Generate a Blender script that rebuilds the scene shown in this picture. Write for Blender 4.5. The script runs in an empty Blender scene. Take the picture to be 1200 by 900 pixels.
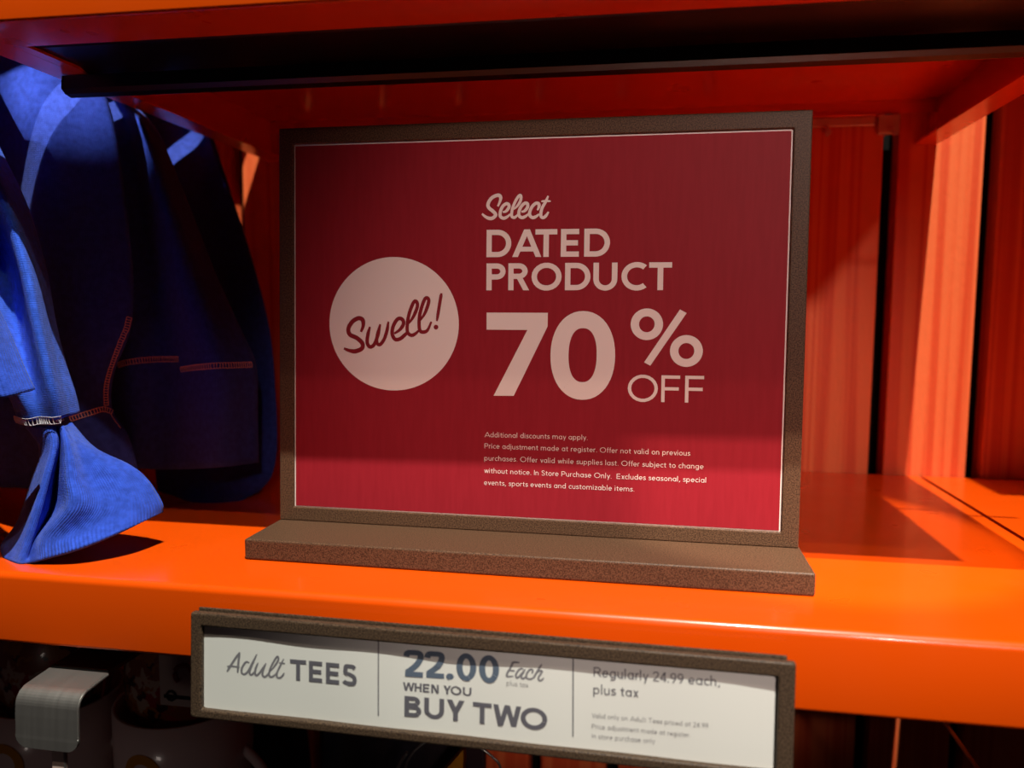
import bpy, bmesh, math, random
from mathutils import Vector, Matrix, Euler
from mathutils.bvhtree import BVHTree

# ------------------------------------------------------------------ camera, world, lights, exposure
sc = bpy.context.scene
col = sc.collection
cam_d = bpy.data.cameras.new('camera')
cam = bpy.data.objects.new('camera', cam_d); col.objects.link(cam)
cam_d.sensor_fit = 'HORIZONTAL'; cam_d.sensor_width = 36.0
cam_d.lens = 36.0 * 935.41 / 1200.0
cam_d.clip_start = 0.01
cam.location = (0.2018, -0.4281, 0.1339)
_yaw, _pitch, _roll = 0.1698, -0.0918, -0.0066
cam.matrix_world = (Matrix.Translation(cam.location) @ Matrix.Rotation(_yaw, 4, 'Z') @ Matrix.Rotation(_pitch, 4, 'X')
                    @ Matrix.Rotation(_roll, 4, 'Y') @ Matrix.Rotation(math.pi / 2, 4, 'X'))
sc.camera = cam
cam_d.dof.use_dof = True; cam_d.dof.focus_distance = 0.43; cam_d.dof.aperture_fstop = 5.6

w = bpy.data.worlds.new('shop'); sc.world = w; w.use_nodes = True
bg = w.node_tree.nodes['Background']
bg.inputs['Color'].default_value = (0.55, 0.30, 0.36, 1); bg.inputs['Strength'].default_value = 0.012

def aim(o, target):
    d = Vector(target) - Vector(o.location)
    o.rotation_euler = d.to_track_quat('-Z', 'Y').to_euler()
def spot(name, loc, target, energy, color, deg, blend, radius):
    l = bpy.data.lights.new(name, 'SPOT'); l.energy = energy; l.color = color
    l.spot_size = math.radians(deg); l.spot_blend = blend; l.shadow_soft_size = radius
    o = bpy.data.objects.new(name, l); col.objects.link(o); o.location = loc; aim(o, target)
    return o
# ceiling spots of the shop, with added fill lamps among them: the slopes dx/dz and dy/dz of the ceiling spots set where the shelf edges throw their shadows
KEY = spot('key_spotlight', (0.424 + 0.0384 * 1.8, -0.0834 - 0.385 * 1.8, 0.268 + 1.8), (0.11, 0.04, 0.05), 300, (1.0, 0.97, 0.86), 27.5, 0.12, 0.010)
FILL = spot('second_spotlight', (0.50, -0.0834 - 0.50 * 1.9, 0.268 + 1.9), (0.10, 0.0, 0.0), 30, (1.0, 0.78, 0.6), 24, 0.5, 0.02)
LOWR = spot('third_spotlight', (0.424 + 0.193 * 1.6, -0.0834 - 0.42 * 1.6, 0.268 + 1.6), (0.29, 0.08, 0.0), 210, (1.0, 0.82, 0.66), 7.0, 0.15, 0.012)
BLUE = spot('added_patch_light', (-0.45, -1.10, 0.84), (-0.172, 0.05, 0.270), 150, (0.85, 0.92, 1.0), 3.3, 0.25, 0.02)  # added lamp for lit shirt patches that belong to the key light
AISLE = spot('aisle_spotlight', (0.85, -1.85, 0.90), (0.25, 0.0, 0.112), 80, (1.0, 0.78, 0.70), 14.2, 0.65, 0.05)
UNDER_FILL = spot('added_under_shelf_light', (-0.35, -1.5, 0.10), (-0.12, 0.0, -0.20), 2.2, (1.0, 0.85, 0.75), 11, 0.8, 0.1)  # added lamp, only brightens the things under the shelf at left

sc.view_settings.view_transform = 'Standard'; sc.view_settings.look = 'None'
sc.view_settings.exposure = 0.0; sc.view_settings.gamma = 1.0; sc.view_settings.use_curve_mapping = False

# garment and script outlines, millimetres
SELECT = [[[[109.87,167.48],[111.5,166.07],[113.67,165.0],[115.63,164.97],[117.22,166.16],[117.28,167.37],[115.76,168.95],[113.96,170.37],[113.15,171.94],[113.74,174.01],[115.32,176.05],[117.8,177.22],[119.4,177.19],[120.23,175.97],[119.8,173.9],[118.66,171.33]],1.576],[[[121.47,168.18],[123.24,168.67],[124.81,170.71],[124.61,172.27],[123.19,172.64],[121.26,171.11],[120.12,168.37],[120.15,165.95],[121.87,164.89],[123.81,165.55],[125.74,167.08]],1.433],[[[127.48,169.64],[129.57,171.5],[131.12,174.05],[131.44,176.45],[130.55,176.98],[128.82,174.78],[127.11,171.02],[126.44,167.93],[126.47,165.86],[127.71,165.15],[128.94,165.82],[130.33,167.35]],1.29],[[[131.73,168.19],[133.49,168.68],[135.04,170.55],[135.02,172.44],[133.6,172.81],[131.69,171.12],[130.49,168.56],[130.53,166.15],[132.13,165.09],[134.06,165.75],[135.97,167.27]],1.433],[[[140.5,168.92],[141.35,170.79],[141.15,172.34],[139.75,172.7],[137.84,171.19],[136.48,168.47],[136.41,166.24],[137.93,165.01],[139.68,165.5],[141.58,166.85]],1.433],[[[146.32,176.52],[144.97,173.47],[143.11,170.08],[142.45,167.35],[142.65,165.46],[143.88,164.93],[145.26,165.94],[146.63,167.97]],1.361],[[[142.53,173.62],[144.97,173.81],[147.76,173.59]],0.86]]
SWELL = [[[[30.12,92.52],[33.71,91.31],[37.29,91.07],[41.06,92.87],[41.06,95.78],[37.78,98.64],[33.69,100.53],[32.86,103.91],[35.21,107.81],[38.77,109.78],[41.32,108.83],[41.64,105.45],[40.32,102.06]],2.056],[[[45.7,105.01],[44.5,100.66],[44.11,95.82],[45.94,93.62],[48.47,95.4],[50.47,100.73],[51.76,106.52]],1.747],[[[51.76,106.52],[50.17,100.72],[49.78,96.38],[51.51,94.96],[54.02,97.88],[55.81,103.19],[56.59,108.1]],1.645],[[[60.04,101.32],[63.53,103.75],[65.51,107.12],[64.5,109.51],[62.0,109.49],[59.51,105.63],[58.83,101.3],[60.56,98.16],[63.56,98.48],[67.04,101.4],[68.23,102.85]],1.747],[[[68.0,106.67],[70.96,110.51],[73.41,116.25],[73.09,119.1],[71.4,119.09],[68.96,113.36],[67.8,107.62],[67.83,102.37],[70.04,100.48],[72.52,101.46],[74.78,103.68]],1.645],[[[74.95,108.64],[77.88,112.95],[80.01,119.13],[79.3,121.31],[77.63,120.54],[75.4,114.36],[74.55,108.64],[74.98,103.4],[76.97,102.37],[79.44,103.45],[81.67,108.23]],1.645],[[[87.33,124.08],[86.49,119.16],[84.82,108.54]],1.542]]
ADULT = [[[[-118.2,-1.61],[-115.29,2.99],[-111.6,8.39]],0.941],[[[-111.6,8.39],[-112.19,3.85],[-112.65,-1.67]],0.941],[[[-118.09,1.01],[-114.97,1.29],[-111.55,1.14]],0.752],[[[-106.61,3.77],[-108.47,3.89],[-110.31,1.14],[-110.6,-1.2],[-109.36,-1.95],[-107.51,-0.62],[-105.37,3.31],[-102.94,8.12]],0.878],[[[-102.94,8.12],[-105.37,2.73],[-106.58,-0.54],[-105.95,-1.92],[-104.72,-1.23],[-103.5,0.32]],0.878],[[[-102.3,4.16],[-103.51,1.18],[-103.8,-1.15],[-102.87,-1.92],[-101.04,-0.03],[-98.31,4.23]],0.878],[[[-98.31,4.23],[-99.52,1.54],[-100.11,-1.09],[-99.18,-2.32],[-97.65,-1.44],[-96.44,0.39]],0.878],[[[-96.44,0.39],[-94.02,3.19],[-92.22,6.2],[-92.54,7.89],[-94.05,6.04],[-96.15,1.85],[-96.74,-1.07],[-95.81,-2.12],[-93.99,-1.1],[-92.78,0.44]],0.815],[[[-89.49,7.02],[-91.29,3.44],[-92.78,0.16],[-92.76,-1.84],[-91.54,-2.18],[-90.03,-1.01],[-89.25,0.48]],0.815],[[[-91.91,4.98],[-90.39,4.89],[-88.87,4.91]],0.69]]
EACH = [[[[21.91,15.17],[20.39,15.17],[18.96,14.91],[18.32,13.37],[17.49,11.77],[16.56,9.98],[16.29,8.62],[17.25,8.48],[19.35,8.87]],0.769],[[[17.49,11.39],[18.55,11.26],[19.88,11.33]],0.654],[[[23.68,12.34],[22.91,12.65],[21.78,11.98],[20.66,10.35],[20.4,9.0],[20.89,8.29],[21.83,8.94],[23.14,10.58],[24.53,12.61]],0.731],[[[24.53,12.61],[23.7,11.01],[22.96,9.62],[22.98,8.48],[23.75,8.27],[24.5,8.81],[25.06,9.43]],0.731],[[[27.5,10.8],[27.95,11.97],[27.46,12.69],[26.52,12.41],[25.41,10.98],[25.05,9.62],[25.26,8.7],[26.41,8.33],[27.54,8.63],[28.28,9.36]],0.731],[[[31.85,15.44],[30.48,13.15],[29.2,10.77],[28.2,8.69]],0.731],[[[29.2,10.77],[30.31,12.0],[31.43,12.58],[32.01,12.25],[31.37,10.97],[30.55,9.57],[30.57,8.44],[31.33,8.13],[32.26,8.78],[32.81,9.59]],0.692]]
TEE_LEFT = [[[-157.5,150.0,-172.3],[-126.0,135.0,-163.8],[-106.5,145.0,-165.4],[-74.1,130.0,-155.4],[-68.0,150.0,-168.6]],[[-162.5,150.0,-231.6],[-124.7,130.0,-216.3],[-106.4,145.0,-222.9],[-70.0,125.0,-207.8],[-61.7,150.0,-224.0]],[[-167.0,150.0,-322.4],[-127.2,130.0,-303.1],[-107.1,145.0,-311.2],[-65.0,120.0,-288.1],[-55.8,150.0,-308.1]]]
TEE_RIGHT = [[[-43.3,150.0,-162.2],[-18.3,130.0,-150.5],[3.8,145.0,-155.6],[35.8,130.0,-147.0],[50.5,150.0,-158.0]],[[-50.0,150.0,-219.9],[-18.4,125.0,-202.4],[3.3,145.0,-211.5],[42.3,130.0,-199.0],[64.1,150.0,-210.8]],[[-44.1,150.0,-306.6],[-14.7,120.0,-281.6],[6.2,145.0,-296.6],[48.8,130.0,-280.5],[69.7,150.0,-292.0]]]
CLOTH_PANEL = [[[-320.6,50.0,328.5],[-265.4,35.0,320.4],[-239.6,48.0,323.5],[-197.6,36.0,317.1],[-184.7,50.0,320.2],[-177.0,60.0,323.3]],[[-311.0,45.0,293.1],[-256.3,30.0,286.4],[-229.8,42.0,288.8],[-182.2,30.0,280.6],[-164.8,42.0,280.7],[-151.0,50.0,277.0]],[[-301.5,40.0,258.2],[-247.2,25.0,252.9],[-219.9,36.0,254.6],[-175.8,24.0,250.4],[-155.5,36.0,249.8],[-138.8,45.0,248.6]],[[-292.8,35.0,212.5],[-238.9,20.0,209.3],[-214.4,34.0,210.9],[-171.7,20.0,208.0],[-146.9,30.0,206.4],[-129.8,40.0,203.8]],[[-284.2,30.0,167.2],[-233.5,18.0,166.2],[-210.3,30.0,166.9],[-169.2,18.0,165.9],[-142.8,26.0,163.6],[-125.0,38.0,156.2]],[[-278.8,28.0,122.3],[-228.1,16.0,122.9],[-206.3,26.0,120.2],[-167.1,16.0,118.2],[-140.7,22.0,118.3],[-126.8,36.0,120.8]],[[-272.5,26.0,88.5],[-223.0,15.0,90.3],[-198.4,22.0,87.5],[-164.2,14.0,83.6],[-144.8,20.0,86.1],[-138.1,34.0,93.3]],[[-269.2,24.0,60.3],[-221.7,15.0,60.1],[-195.1,20.0,58.6],[-161.4,13.0,63.8],[-144.2,18.0,68.0],[-138.0,30.0,69.4]],[[-270.8,24.0,37.3],[-224.1,16.0,37.6],[-193.3,20.0,36.4],[-160.4,14.0,40.4],[-139.3,18.0,43.2],[-126.7,30.0,51.5]],[[-272.4,24.0,14.1],[-227.3,18.0,17.4],[-196.1,22.0,16.8],[-161.7,18.0,17.5],[-135.8,20.0,21.0],[-121.3,32.0,24.6]]]
CLOTH_MIDDLE = [[[-239.5,100.0,329.8],[-209.4,88.0,321.5],[-198.7,100.0,321.9],[-172.9,85.0,314.7],[-171.9,100.0,317.7]],[[-207.5,88.0,292.4],[-183.3,78.0,285.9],[-174.5,88.0,285.3],[-157.9,80.0,278.6],[-166.9,104.0,281.6]],[[-186.2,80.0,257.8],[-162.5,70.0,254.9],[-153.6,80.0,256.8],[-135.3,70.0,254.0],[-143.7,96.0,257.7]],[[-176.7,75.0,210.5],[-152.6,65.0,208.7],[-141.7,74.0,208.6],[-115.3,58.0,208.2],[-113.1,80.0,209.0]],[[-171.4,70.0,157.8],[-146.7,60.0,157.3],[-131.4,68.0,156.5],[-97.9,52.0,157.9],[-89.0,75.0,156.7]],[[-170.4,68.0,116.8],[-142.3,56.0,118.5],[-123.8,64.0,118.5],[-82.9,48.0,119.4],[-67.5,70.0,116.7]],[[-170.0,66.0,93.3],[-141.8,54.0,97.5],[-120.7,62.0,97.9],[-75.2,46.0,97.0],[-57.7,68.0,96.4]],[[-171.3,66.0,63.6],[-143.0,54.0,67.0],[-121.8,62.0,66.6],[-74.8,46.0,69.8],[-57.2,68.0,67.6]],[[-173.3,68.0,24.1],[-144.9,56.0,25.7],[-123.4,64.0,23.8],[-76.0,48.0,30.1],[-58.5,70.0,30.0]]]
CLOTH_REAR = [[[-243.6,190.0,346.0],[-206.4,175.0,332.9],[-189.9,190.0,329.9],[-163.9,178.0,318.7]],[[-223.5,180.0,281.0],[-186.9,165.0,275.2],[-166.5,180.0,275.8],[-149.7,178.0,272.9]],[[-200.5,155.0,228.7],[-161.4,140.0,224.4],[-139.0,150.0,224.2],[-118.0,148.0,223.5]],[[-188.4,145.0,174.5],[-145.0,128.0,173.2],[-118.0,138.0,173.7],[-96.4,138.0,173.6]],[[-176.3,135.0,121.5],[-130.1,118.0,122.2],[-101.4,128.0,122.3],[-77.5,128.0,119.4]],[[-174.7,130.0,75.6],[-127.9,112.0,78.3],[-94.8,120.0,78.3],[-70.8,122.0,75.5]],[[-171.7,125.0,29.9],[-122.0,100.0,35.7],[-91.6,112.0,34.8],[-67.4,116.0,35.0]],[[-153.3,100.0,1.5],[-112.0,82.0,4.8],[-83.8,90.0,5.5],[-67.9,108.0,13.6]],[[-129.6,78.0,-2.4],[-101.7,70.0,-0.4],[-80.6,78.0,-0.7],[-73.0,98.0,3.0]]]
SLEEVE = [[[-307.7,10.0,319.0],[-273.1,-4.0,313.1],[-259.4,0.0,313.8],[-236.6,-6.0,308.4],[-240.1,10.0,312.3]],[[-268.7,0.0,273.2],[-236.3,-16.0,269.8],[-223.1,-12.0,270.4],[-200.3,-18.0,263.0],[-203.6,0.0,263.1]],[[-235.2,-12.0,224.3],[-199.4,-30.0,222.3],[-192.5,-20.0,222.6],[-165.2,-34.0,222.9],[-174.6,-12.0,223.7]],[[-220.6,-20.0,188.2],[-180.6,-40.0,187.6],[-175.8,-22.0,189.8],[-142.1,-44.0,189.7],[-152.5,-20.0,192.1]],[[-204.6,-24.0,153.4],[-166.2,-46.0,153.2],[-161.6,-24.0,155.3],[-128.6,-48.0,154.9],[-139.0,-24.0,155.7]],[[-187.5,-26.0,124.0],[-152.8,-48.0,125.6],[-150.2,-30.0,126.3],[-121.2,-50.0,126.8],[-133.5,-26.0,125.4]],[[-169.1,-28.0,99.7],[-141.0,-48.0,101.6],[-137.6,-38.0,102.0],[-116.3,-50.0,103.1],[-127.2,-28.0,100.5]],[[-157.1,-30.0,83.0],[-134.1,-48.0,84.5],[-128.4,-43.0,84.6],[-114.1,-48.0,86.4],[-121.5,-30.0,84.9]],[[-152.3,-30.0,70.9],[-133.5,-44.0,71.8],[-125.9,-43.0,72.4],[-116.0,-44.0,73.3],[-119.4,-30.0,73.3]]]
HEM_PIECE = [[[-233.6,-50.0,280.1],[-202.2,-66.0,273.3],[-187.3,-68.0,271.1],[-188.9,-56.0,273.3]],[[-215.0,-55.0,237.9],[-182.8,-72.0,232.7],[-167.6,-74.0,230.9],[-168.0,-62.0,232.0]],[[-199.5,-58.0,201.3],[-164.9,-77.0,197.6],[-149.1,-79.0,196.1],[-150.2,-66.0,196.4]],[[-188.1,-60.0,169.7],[-152.0,-80.0,167.6],[-135.4,-82.0,167.3],[-136.2,-70.0,166.2]],[[-176.6,-65.0,147.0],[-143.5,-85.0,146.3],[-126.2,-88.0,145.4],[-126.9,-74.0,144.6]],[[-170.2,-68.0,120.3],[-135.0,-88.0,120.4],[-116.3,-90.0,120.7],[-114.8,-76.0,121.2]],[[-168.8,-68.0,102.5],[-133.7,-88.0,102.8],[-110.8,-92.0,103.1],[-106.6,-77.0,104.2]],[[-168.8,-68.0,88.1],[-133.7,-88.0,88.4],[-106.9,-92.0,90.0],[-100.1,-78.0,92.9]]]
CUFF = [[[-147.2,-31.0,67.2],[-122.4,-41.0,68.4],[-125.9,-33.0,67.2],[-117.7,-39.0,68.3],[-117.8,-37.0,68.0],[-118.6,-34.0,68.0],[-121.2,-28.0,69.1]],[[-137.6,-31.6,53.4],[-114.5,-48.6,59.5],[-128.9,-27.4,55.5],[-109.5,-47.0,60.4],[-107.5,-41.8,58.6],[-105.7,-36.2,56.8],[-106.4,-27.8,54.4]],[[-140.5,-37.2,32.8],[-113.7,-56.2,43.3],[-135.1,-23.8,35.7],[-102.9,-55.0,43.5],[-96.6,-45.6,40.9],[-86.3,-38.4,42.7],[-85.0,-27.6,45.4]],[[-143.0,-44.8,14.1],[-115.6,-61.8,26.0],[-130.7,-34.2,18.3],[-98.3,-61.0,29.4],[-87.6,-51.4,28.5],[-76.7,-41.6,30.5],[-74.3,-27.4,37.5]],[[-144.6,-54.4,4.6],[-119.5,-65.4,9.3],[-124.2,-56.6,6.4],[-110.5,-65.0,12.4],[-92.3,-59.2,15.5],[-74.1,-45.8,22.7],[-66.5,-27.2,25.6]],[[-137.0,-62.0,-0.2],[-122.0,-69.0,-0.4],[-115.9,-69.0,0.5],[-108.7,-69.0,2.3],[-87.3,-66.0,9.2],[-71.4,-50.0,15.9],[-66.3,-27.0,19.7]]]
STITCH_MID1 = [[-149.5,55.0,95.6],[-136.8,56.0,98.6],[-123.7,60.0,99.7],[-104.8,54.0,100.4]]
STITCH_MID2 = [[-103.8,54.0,93.6],[-85.4,48.0,96.1],[-67.4,48.0,97.5],[-57.3,66.0,97.1]]
STITCH_PANEL1 = [[-125.1,34.0,127.9],[-126.5,30.0,112.8],[-134.4,30.0,96.4],[-138.4,28.0,82.8],[-139.4,27.0,71.4]]
STITCH_PANEL2 = [[-153.8,14.0,64.5],[-144.2,18.0,68.0],[-137.3,25.0,70.0],[-132.1,30.0,65.7],[-126.3,30.0,59.3]]
STITCH_CUFF = [[-151.8,-30.0,69.9],[-133.0,-44.0,70.9],[-125.9,-43.0,71.5],[-116.1,-44.0,72.4],[-117.3,-32.0,72.6]]


# ------------------------------------------------------------------ helpers
MM = 0.001
def srgb(r, g, b):
    f = lambda c: (c / 12.92) if c <= 0.04045 else ((c + 0.055) / 1.055) ** 2.4
    return (f(r / 255), f(g / 255), f(b / 255), 1)
def mat(name, color, rough=0.5, metal=0.0, coat=0.0, spec=0.5, sheen=0.0):
    m = bpy.data.materials.new(name); m.use_nodes = True
    b = m.node_tree.nodes['Principled BSDF']
    b.inputs['Base Color'].default_value = color if len(color) == 4 else (*color, 1)
    b.inputs['Roughness'].default_value = rough; b.inputs['Metallic'].default_value = metal
    b.inputs['Coat Weight'].default_value = coat; b.inputs['Specular IOR Level'].default_value = spec
    b.inputs['Sheen Weight'].default_value = sheen
    return m
def N(m, t, **kw):
    n = m.node_tree.nodes.new(t)
    for k, v in kw.items(): setattr(n, k, v)
    return n
def L(m, a, b): m.node_tree.links.new(a, b)
def bsdf(m): return m.node_tree.nodes['Principled BSDF']
def coords(m, scale=(1, 1, 1), kind='Object'):
    tc = N(m, 'ShaderNodeTexCoord'); mp = N(m, 'ShaderNodeMapping'); mp.inputs['Scale'].default_value = scale
    L(m, tc.outputs[kind], mp.inputs['Vector']); return mp.outputs['Vector']
def ramp(m, fac, stops):
    r = N(m, 'ShaderNodeValToRGB'); L(m, fac, r.inputs['Fac'])
    e = r.color_ramp.elements
    while len(e) < len(stops): e.new(0.5)
    for i, (p, c) in enumerate(stops): e[i].position = p; e[i].color = c
    return r
def bump(m, h, strength, dist=0.001):
    b = N(m, 'ShaderNodeBump'); b.inputs['Strength'].default_value = strength; b.inputs['Distance'].default_value = dist
    L(m, h, b.inputs['Height']); L(m, b.outputs['Normal'], bsdf(m).inputs['Normal'])

def m_orange():
    m = mat('orange_enamel', (0.84, 0.085, 0.0008), 0.30, coat=0.35, spec=0.4)
    bsdf(m).inputs['Coat Roughness'].default_value = 0.12
    n = N(m, 'ShaderNodeTexNoise'); n.inputs['Scale'].default_value = 30; L(m, coords(m), n.inputs['Vector'])
    r = ramp(m, n.outputs['Fac'], [(0.3, (0.27, 0.27, 0.27, 1)), (0.7, (0.36, 0.36, 0.36, 1))]); L(m, r.outputs['Color'], bsdf(m).inputs['Roughness'])
    n2 = N(m, 'ShaderNodeTexNoise'); n2.inputs['Scale'].default_value = 900; L(m, coords(m), n2.inputs['Vector']); bump(m, n2.outputs['Fac'], 0.05, 0.0003)
    return m
def m_bronze(name, c1, c2):
    m = mat(name, c1, 0.42, metal=0.0, spec=0.14)
    n = N(m, 'ShaderNodeTexNoise'); n.inputs['Scale'].default_value = 1500; n.inputs['Detail'].default_value = 3; L(m, coords(m), n.inputs['Vector'])
    r = ramp(m, n.outputs['Fac'], [(0.38, c1), (0.62, c2)]); L(m, r.outputs['Color'], bsdf(m).inputs['Base Color'])
    bump(m, n.outputs['Fac'], 0.22, 0.0003)
    return m
def m_wood():
    m = mat('orange_stained_wood', (0.8, 0.12, 0.03), 0.55, spec=0.35)
    oi = N(m, 'ShaderNodeObjectInfo'); tc = N(m, 'ShaderNodeTexCoord')
    add = N(m, 'ShaderNodeVectorMath', operation='ADD'); L(m, tc.outputs['Object'], add.inputs[0]); L(m, oi.outputs['Location'], add.inputs[1])
    mp = N(m, 'ShaderNodeMapping'); mp.inputs['Scale'].default_value = (1, 1, 0.012); L(m, add.outputs['Vector'], mp.inputs['Vector'])
    n = N(m, 'ShaderNodeTexNoise'); n.inputs['Scale'].default_value = 75; n.inputs['Detail'].default_value = 2; n.inputs['Distortion'].default_value = 0.1
    L(m, mp.outputs['Vector'], n.inputs['Vector'])
    wv = N(m, 'ShaderNodeMath', operation='MULTIPLY'); wv.inputs[1].default_value = 15; L(m, n.outputs['Fac'], wv.inputs[0])
    sn = N(m, 'ShaderNodeMath', operation='SINE'); L(m, wv.outputs[0], sn.inputs[0])
    r = ramp(m, sn.outputs[0], [(0.0, (0.84, 0.16, 0.045, 1)), (0.5, (0.82, 0.14, 0.038, 1)), (1.0, (0.70, 0.075, 0.018, 1))])
    L(m, r.outputs['Color'], bsdf(m).inputs['Base Color'])
    mp2 = N(m, 'ShaderNodeMapping'); mp2.inputs['Scale'].default_value = (1, 1, 0.35); L(m, add.outputs['Vector'], mp2.inputs['Vector'])
    n2 = N(m, 'ShaderNodeTexNoise'); n2.inputs['Scale'].default_value = 420; n2.inputs['Detail'].default_value = 4; L(m, mp2.outputs['Vector'], n2.inputs['Vector'])
    bump(m, n2.outputs['Fac'], 0.5, 0.0008)
    return m
def m_knit(name, c, rib=0.0, depth=0.4):
    m = mat(name, c, 0.9, spec=0.15, sheen=0.15)
    bsdf(m).inputs['Sheen Tint'].default_value = (0.5, 0.6, 1, 1)
    tc = N(m, 'ShaderNodeTexCoord'); mp = N(m, 'ShaderNodeMapping'); L(m, tc.outputs['UV'], mp.inputs['Vector'])
    wu = N(m, 'ShaderNodeTexWave', wave_type='BANDS', bands_direction='X'); wu.inputs['Scale'].default_value = 0.314 * (0.8 if rib else 1.0)
    wv = N(m, 'ShaderNodeTexWave', wave_type='BANDS', bands_direction='Y'); wv.inputs['Scale'].default_value = 0.314 * 1.1
    for x in (wu, wv): x.inputs['Distortion'].default_value = 0.6; L(m, mp.outputs['Vector'], x.inputs['Vector'])
    mul = N(m, 'ShaderNodeMath', operation='MULTIPLY'); L(m, wv.outputs['Fac'], mul.inputs[0]); mul.inputs[1].default_value = 0.25 if rib else 0.8
    ad = N(m, 'ShaderNodeMath', operation='ADD'); L(m, wu.outputs['Fac'], ad.inputs[0]); L(m, mul.outputs[0], ad.inputs[1])
    n = N(m, 'ShaderNodeTexNoise'); n.inputs['Scale'].default_value = 700; L(m, tc.outputs['Object'], n.inputs['Vector'])
    ad2 = N(m, 'ShaderNodeMath', operation='ADD'); L(m, ad.outputs[0], ad2.inputs[0]); L(m, n.outputs['Fac'], ad2.inputs[1])
    bump(m, ad2.outputs[0], 0.55, depth * 0.001)
    n2 = N(m, 'ShaderNodeTexNoise'); n2.inputs['Scale'].default_value = 260; L(m, tc.outputs['Object'], n2.inputs['Vector'])
    lo = tuple(x * 0.78 for x in c[:3]) + (1,); hi = tuple(min(1, x * 1.2) for x in c[:3]) + (1,)
    r = ramp(m, n2.outputs['Fac'], [(0.3, lo), (0.7, hi)]); L(m, r.outputs['Color'], bsdf(m).inputs['Base Color'])
    return m
def m_red():
    m = mat('red_printed_sheet', (0.32, 0.016, 0.026), 0.5, coat=0.0, spec=0.12)
    bsdf(m).inputs['Coat Roughness'].default_value = 0.25
    w1 = N(m, 'ShaderNodeTexNoise'); w1.inputs['Scale'].default_value = 500; L(m, coords(m, (1, 1, 0.1)), w1.inputs['Vector'])
    r = ramp(m, w1.outputs['Fac'], [(0.35, (0.31, 0.015, 0.025, 1)), (0.65, (0.335, 0.017, 0.028, 1))]); L(m, r.outputs['Color'], bsdf(m).inputs['Base Color'])
    return m
def m_blotch(name, base, stops, scale=90):
    m = mat(name, base, 0.35, coat=0.3)
    v = N(m, 'ShaderNodeTexVoronoi'); v.inputs['Scale'].default_value = scale
    n = N(m, 'ShaderNodeTexNoise'); n.inputs['Scale'].default_value = scale; L(m, coords(m), n.inputs['Vector'])
    ad = N(m, 'ShaderNodeVectorMath', operation='MULTIPLY_ADD'); L(m, n.outputs['Color'], ad.inputs[0]); ad.inputs[1].default_value = (0.02, 0.02, 0.02); L(m, coords(m), ad.inputs[2]); L(m, ad.outputs[0], v.inputs['Vector'])
    sp = N(m, 'ShaderNodeSeparateColor'); L(m, v.outputs['Color'], sp.inputs['Color'])
    r = ramp(m, sp.outputs['Red'], stops); r.color_ramp.interpolation = 'CONSTANT'
    L(m, r.outputs['Color'], bsdf(m).inputs['Base Color'])
    return m
M = dict(
    orange=m_orange(), wood=m_wood(), red=m_red(),
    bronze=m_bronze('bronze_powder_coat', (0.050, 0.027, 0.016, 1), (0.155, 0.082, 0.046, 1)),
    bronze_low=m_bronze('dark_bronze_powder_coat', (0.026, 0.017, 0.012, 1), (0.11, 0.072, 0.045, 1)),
    black=mat('black_enamel', (0.006, 0.005, 0.005), 0.35),
    gap=mat('dark_wall_backing', (0.004, 0.0035, 0.003), 0.8, spec=0.1),
    print_white=mat('white_paper_and_edge_glint', (0.95, 0.80, 0.74), 0.45, coat=0.0, spec=0.3),
    ink_red=mat('red_ink', (0.26, 0.012, 0.02), 0.45, spec=0.3),
    paper=mat('white_paper', (0.78, 0.80, 0.76), 0.45, coat=0.25),
    ink_grey=mat('grey_ink', (0.125, 0.125, 0.15), 0.5),
    ink_blue=mat('blue_grey_ink', (0.11, 0.15, 0.21), 0.5),
    ink_soft=mat('light_grey_ink', (0.20, 0.20, 0.22), 0.5),
    knit=m_knit('royal_blue_fleece', (0.035, 0.115, 0.70, 1), 0, 0.35),
    rib=m_knit('royal_blue_rib_knit', (0.030, 0.085, 0.58, 1), 1, 0.7),
    knit_shade=m_knit('shaded_royal_blue_fleece', (0.032, 0.062, 0.38, 1), 0, 0.3),  # same royal blue fleece, with the shade put into a darker base colour
    thread=mat('pale_thread', (0.50, 0.48, 0.52), 0.8),
    thread_warm=mat('coral_thread', (0.85, 0.50, 0.45), 0.8),
    steel=mat('brushed_steel', (0.42, 0.41, 0.39), 0.42, metal=0.9),
    metal=mat('dull_metal', (0.70, 0.52, 0.42), 0.45, metal=0.6),
    wire=mat('steel_wire', (0.45, 0.42, 0.40), 0.3, metal=0.9),
    card=mat('pale_card', (0.55, 0.42, 0.38), 0.6),
    dark_red=mat('dark_red_ink', (0.28, 0.02, 0.02), 0.5),
    dark_ink=mat('black_ink', (0.01, 0.01, 0.012), 0.5),
    yellow=mat('yellow_ink', (0.55, 0.22, 0.01), 0.5),
    black_cloth=m_knit('charcoal_jersey', (0.022, 0.014, 0.016, 1), 0, 0.2),
    ceramic=mat('pale_glazed_ceramic', (0.75, 0.58, 0.56), 0.25, coat=0.5),
    floor=mat('dark_shop_floor', (0.05, 0.035, 0.03), 0.4),
    film=m_blotch('printed_film', (0.2, 0.04, 0.02), [(0.0, (0.22, 0.045, 0.012, 1)), (0.4, (0.32, 0.10, 0.015, 1)), (0.62, (0.03, 0.008, 0.01, 1)), (0.76, (0.30, 0.012, 0.012, 1)), (0.9, (0.42, 0.30, 0.24, 1))], 130),
)
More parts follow.
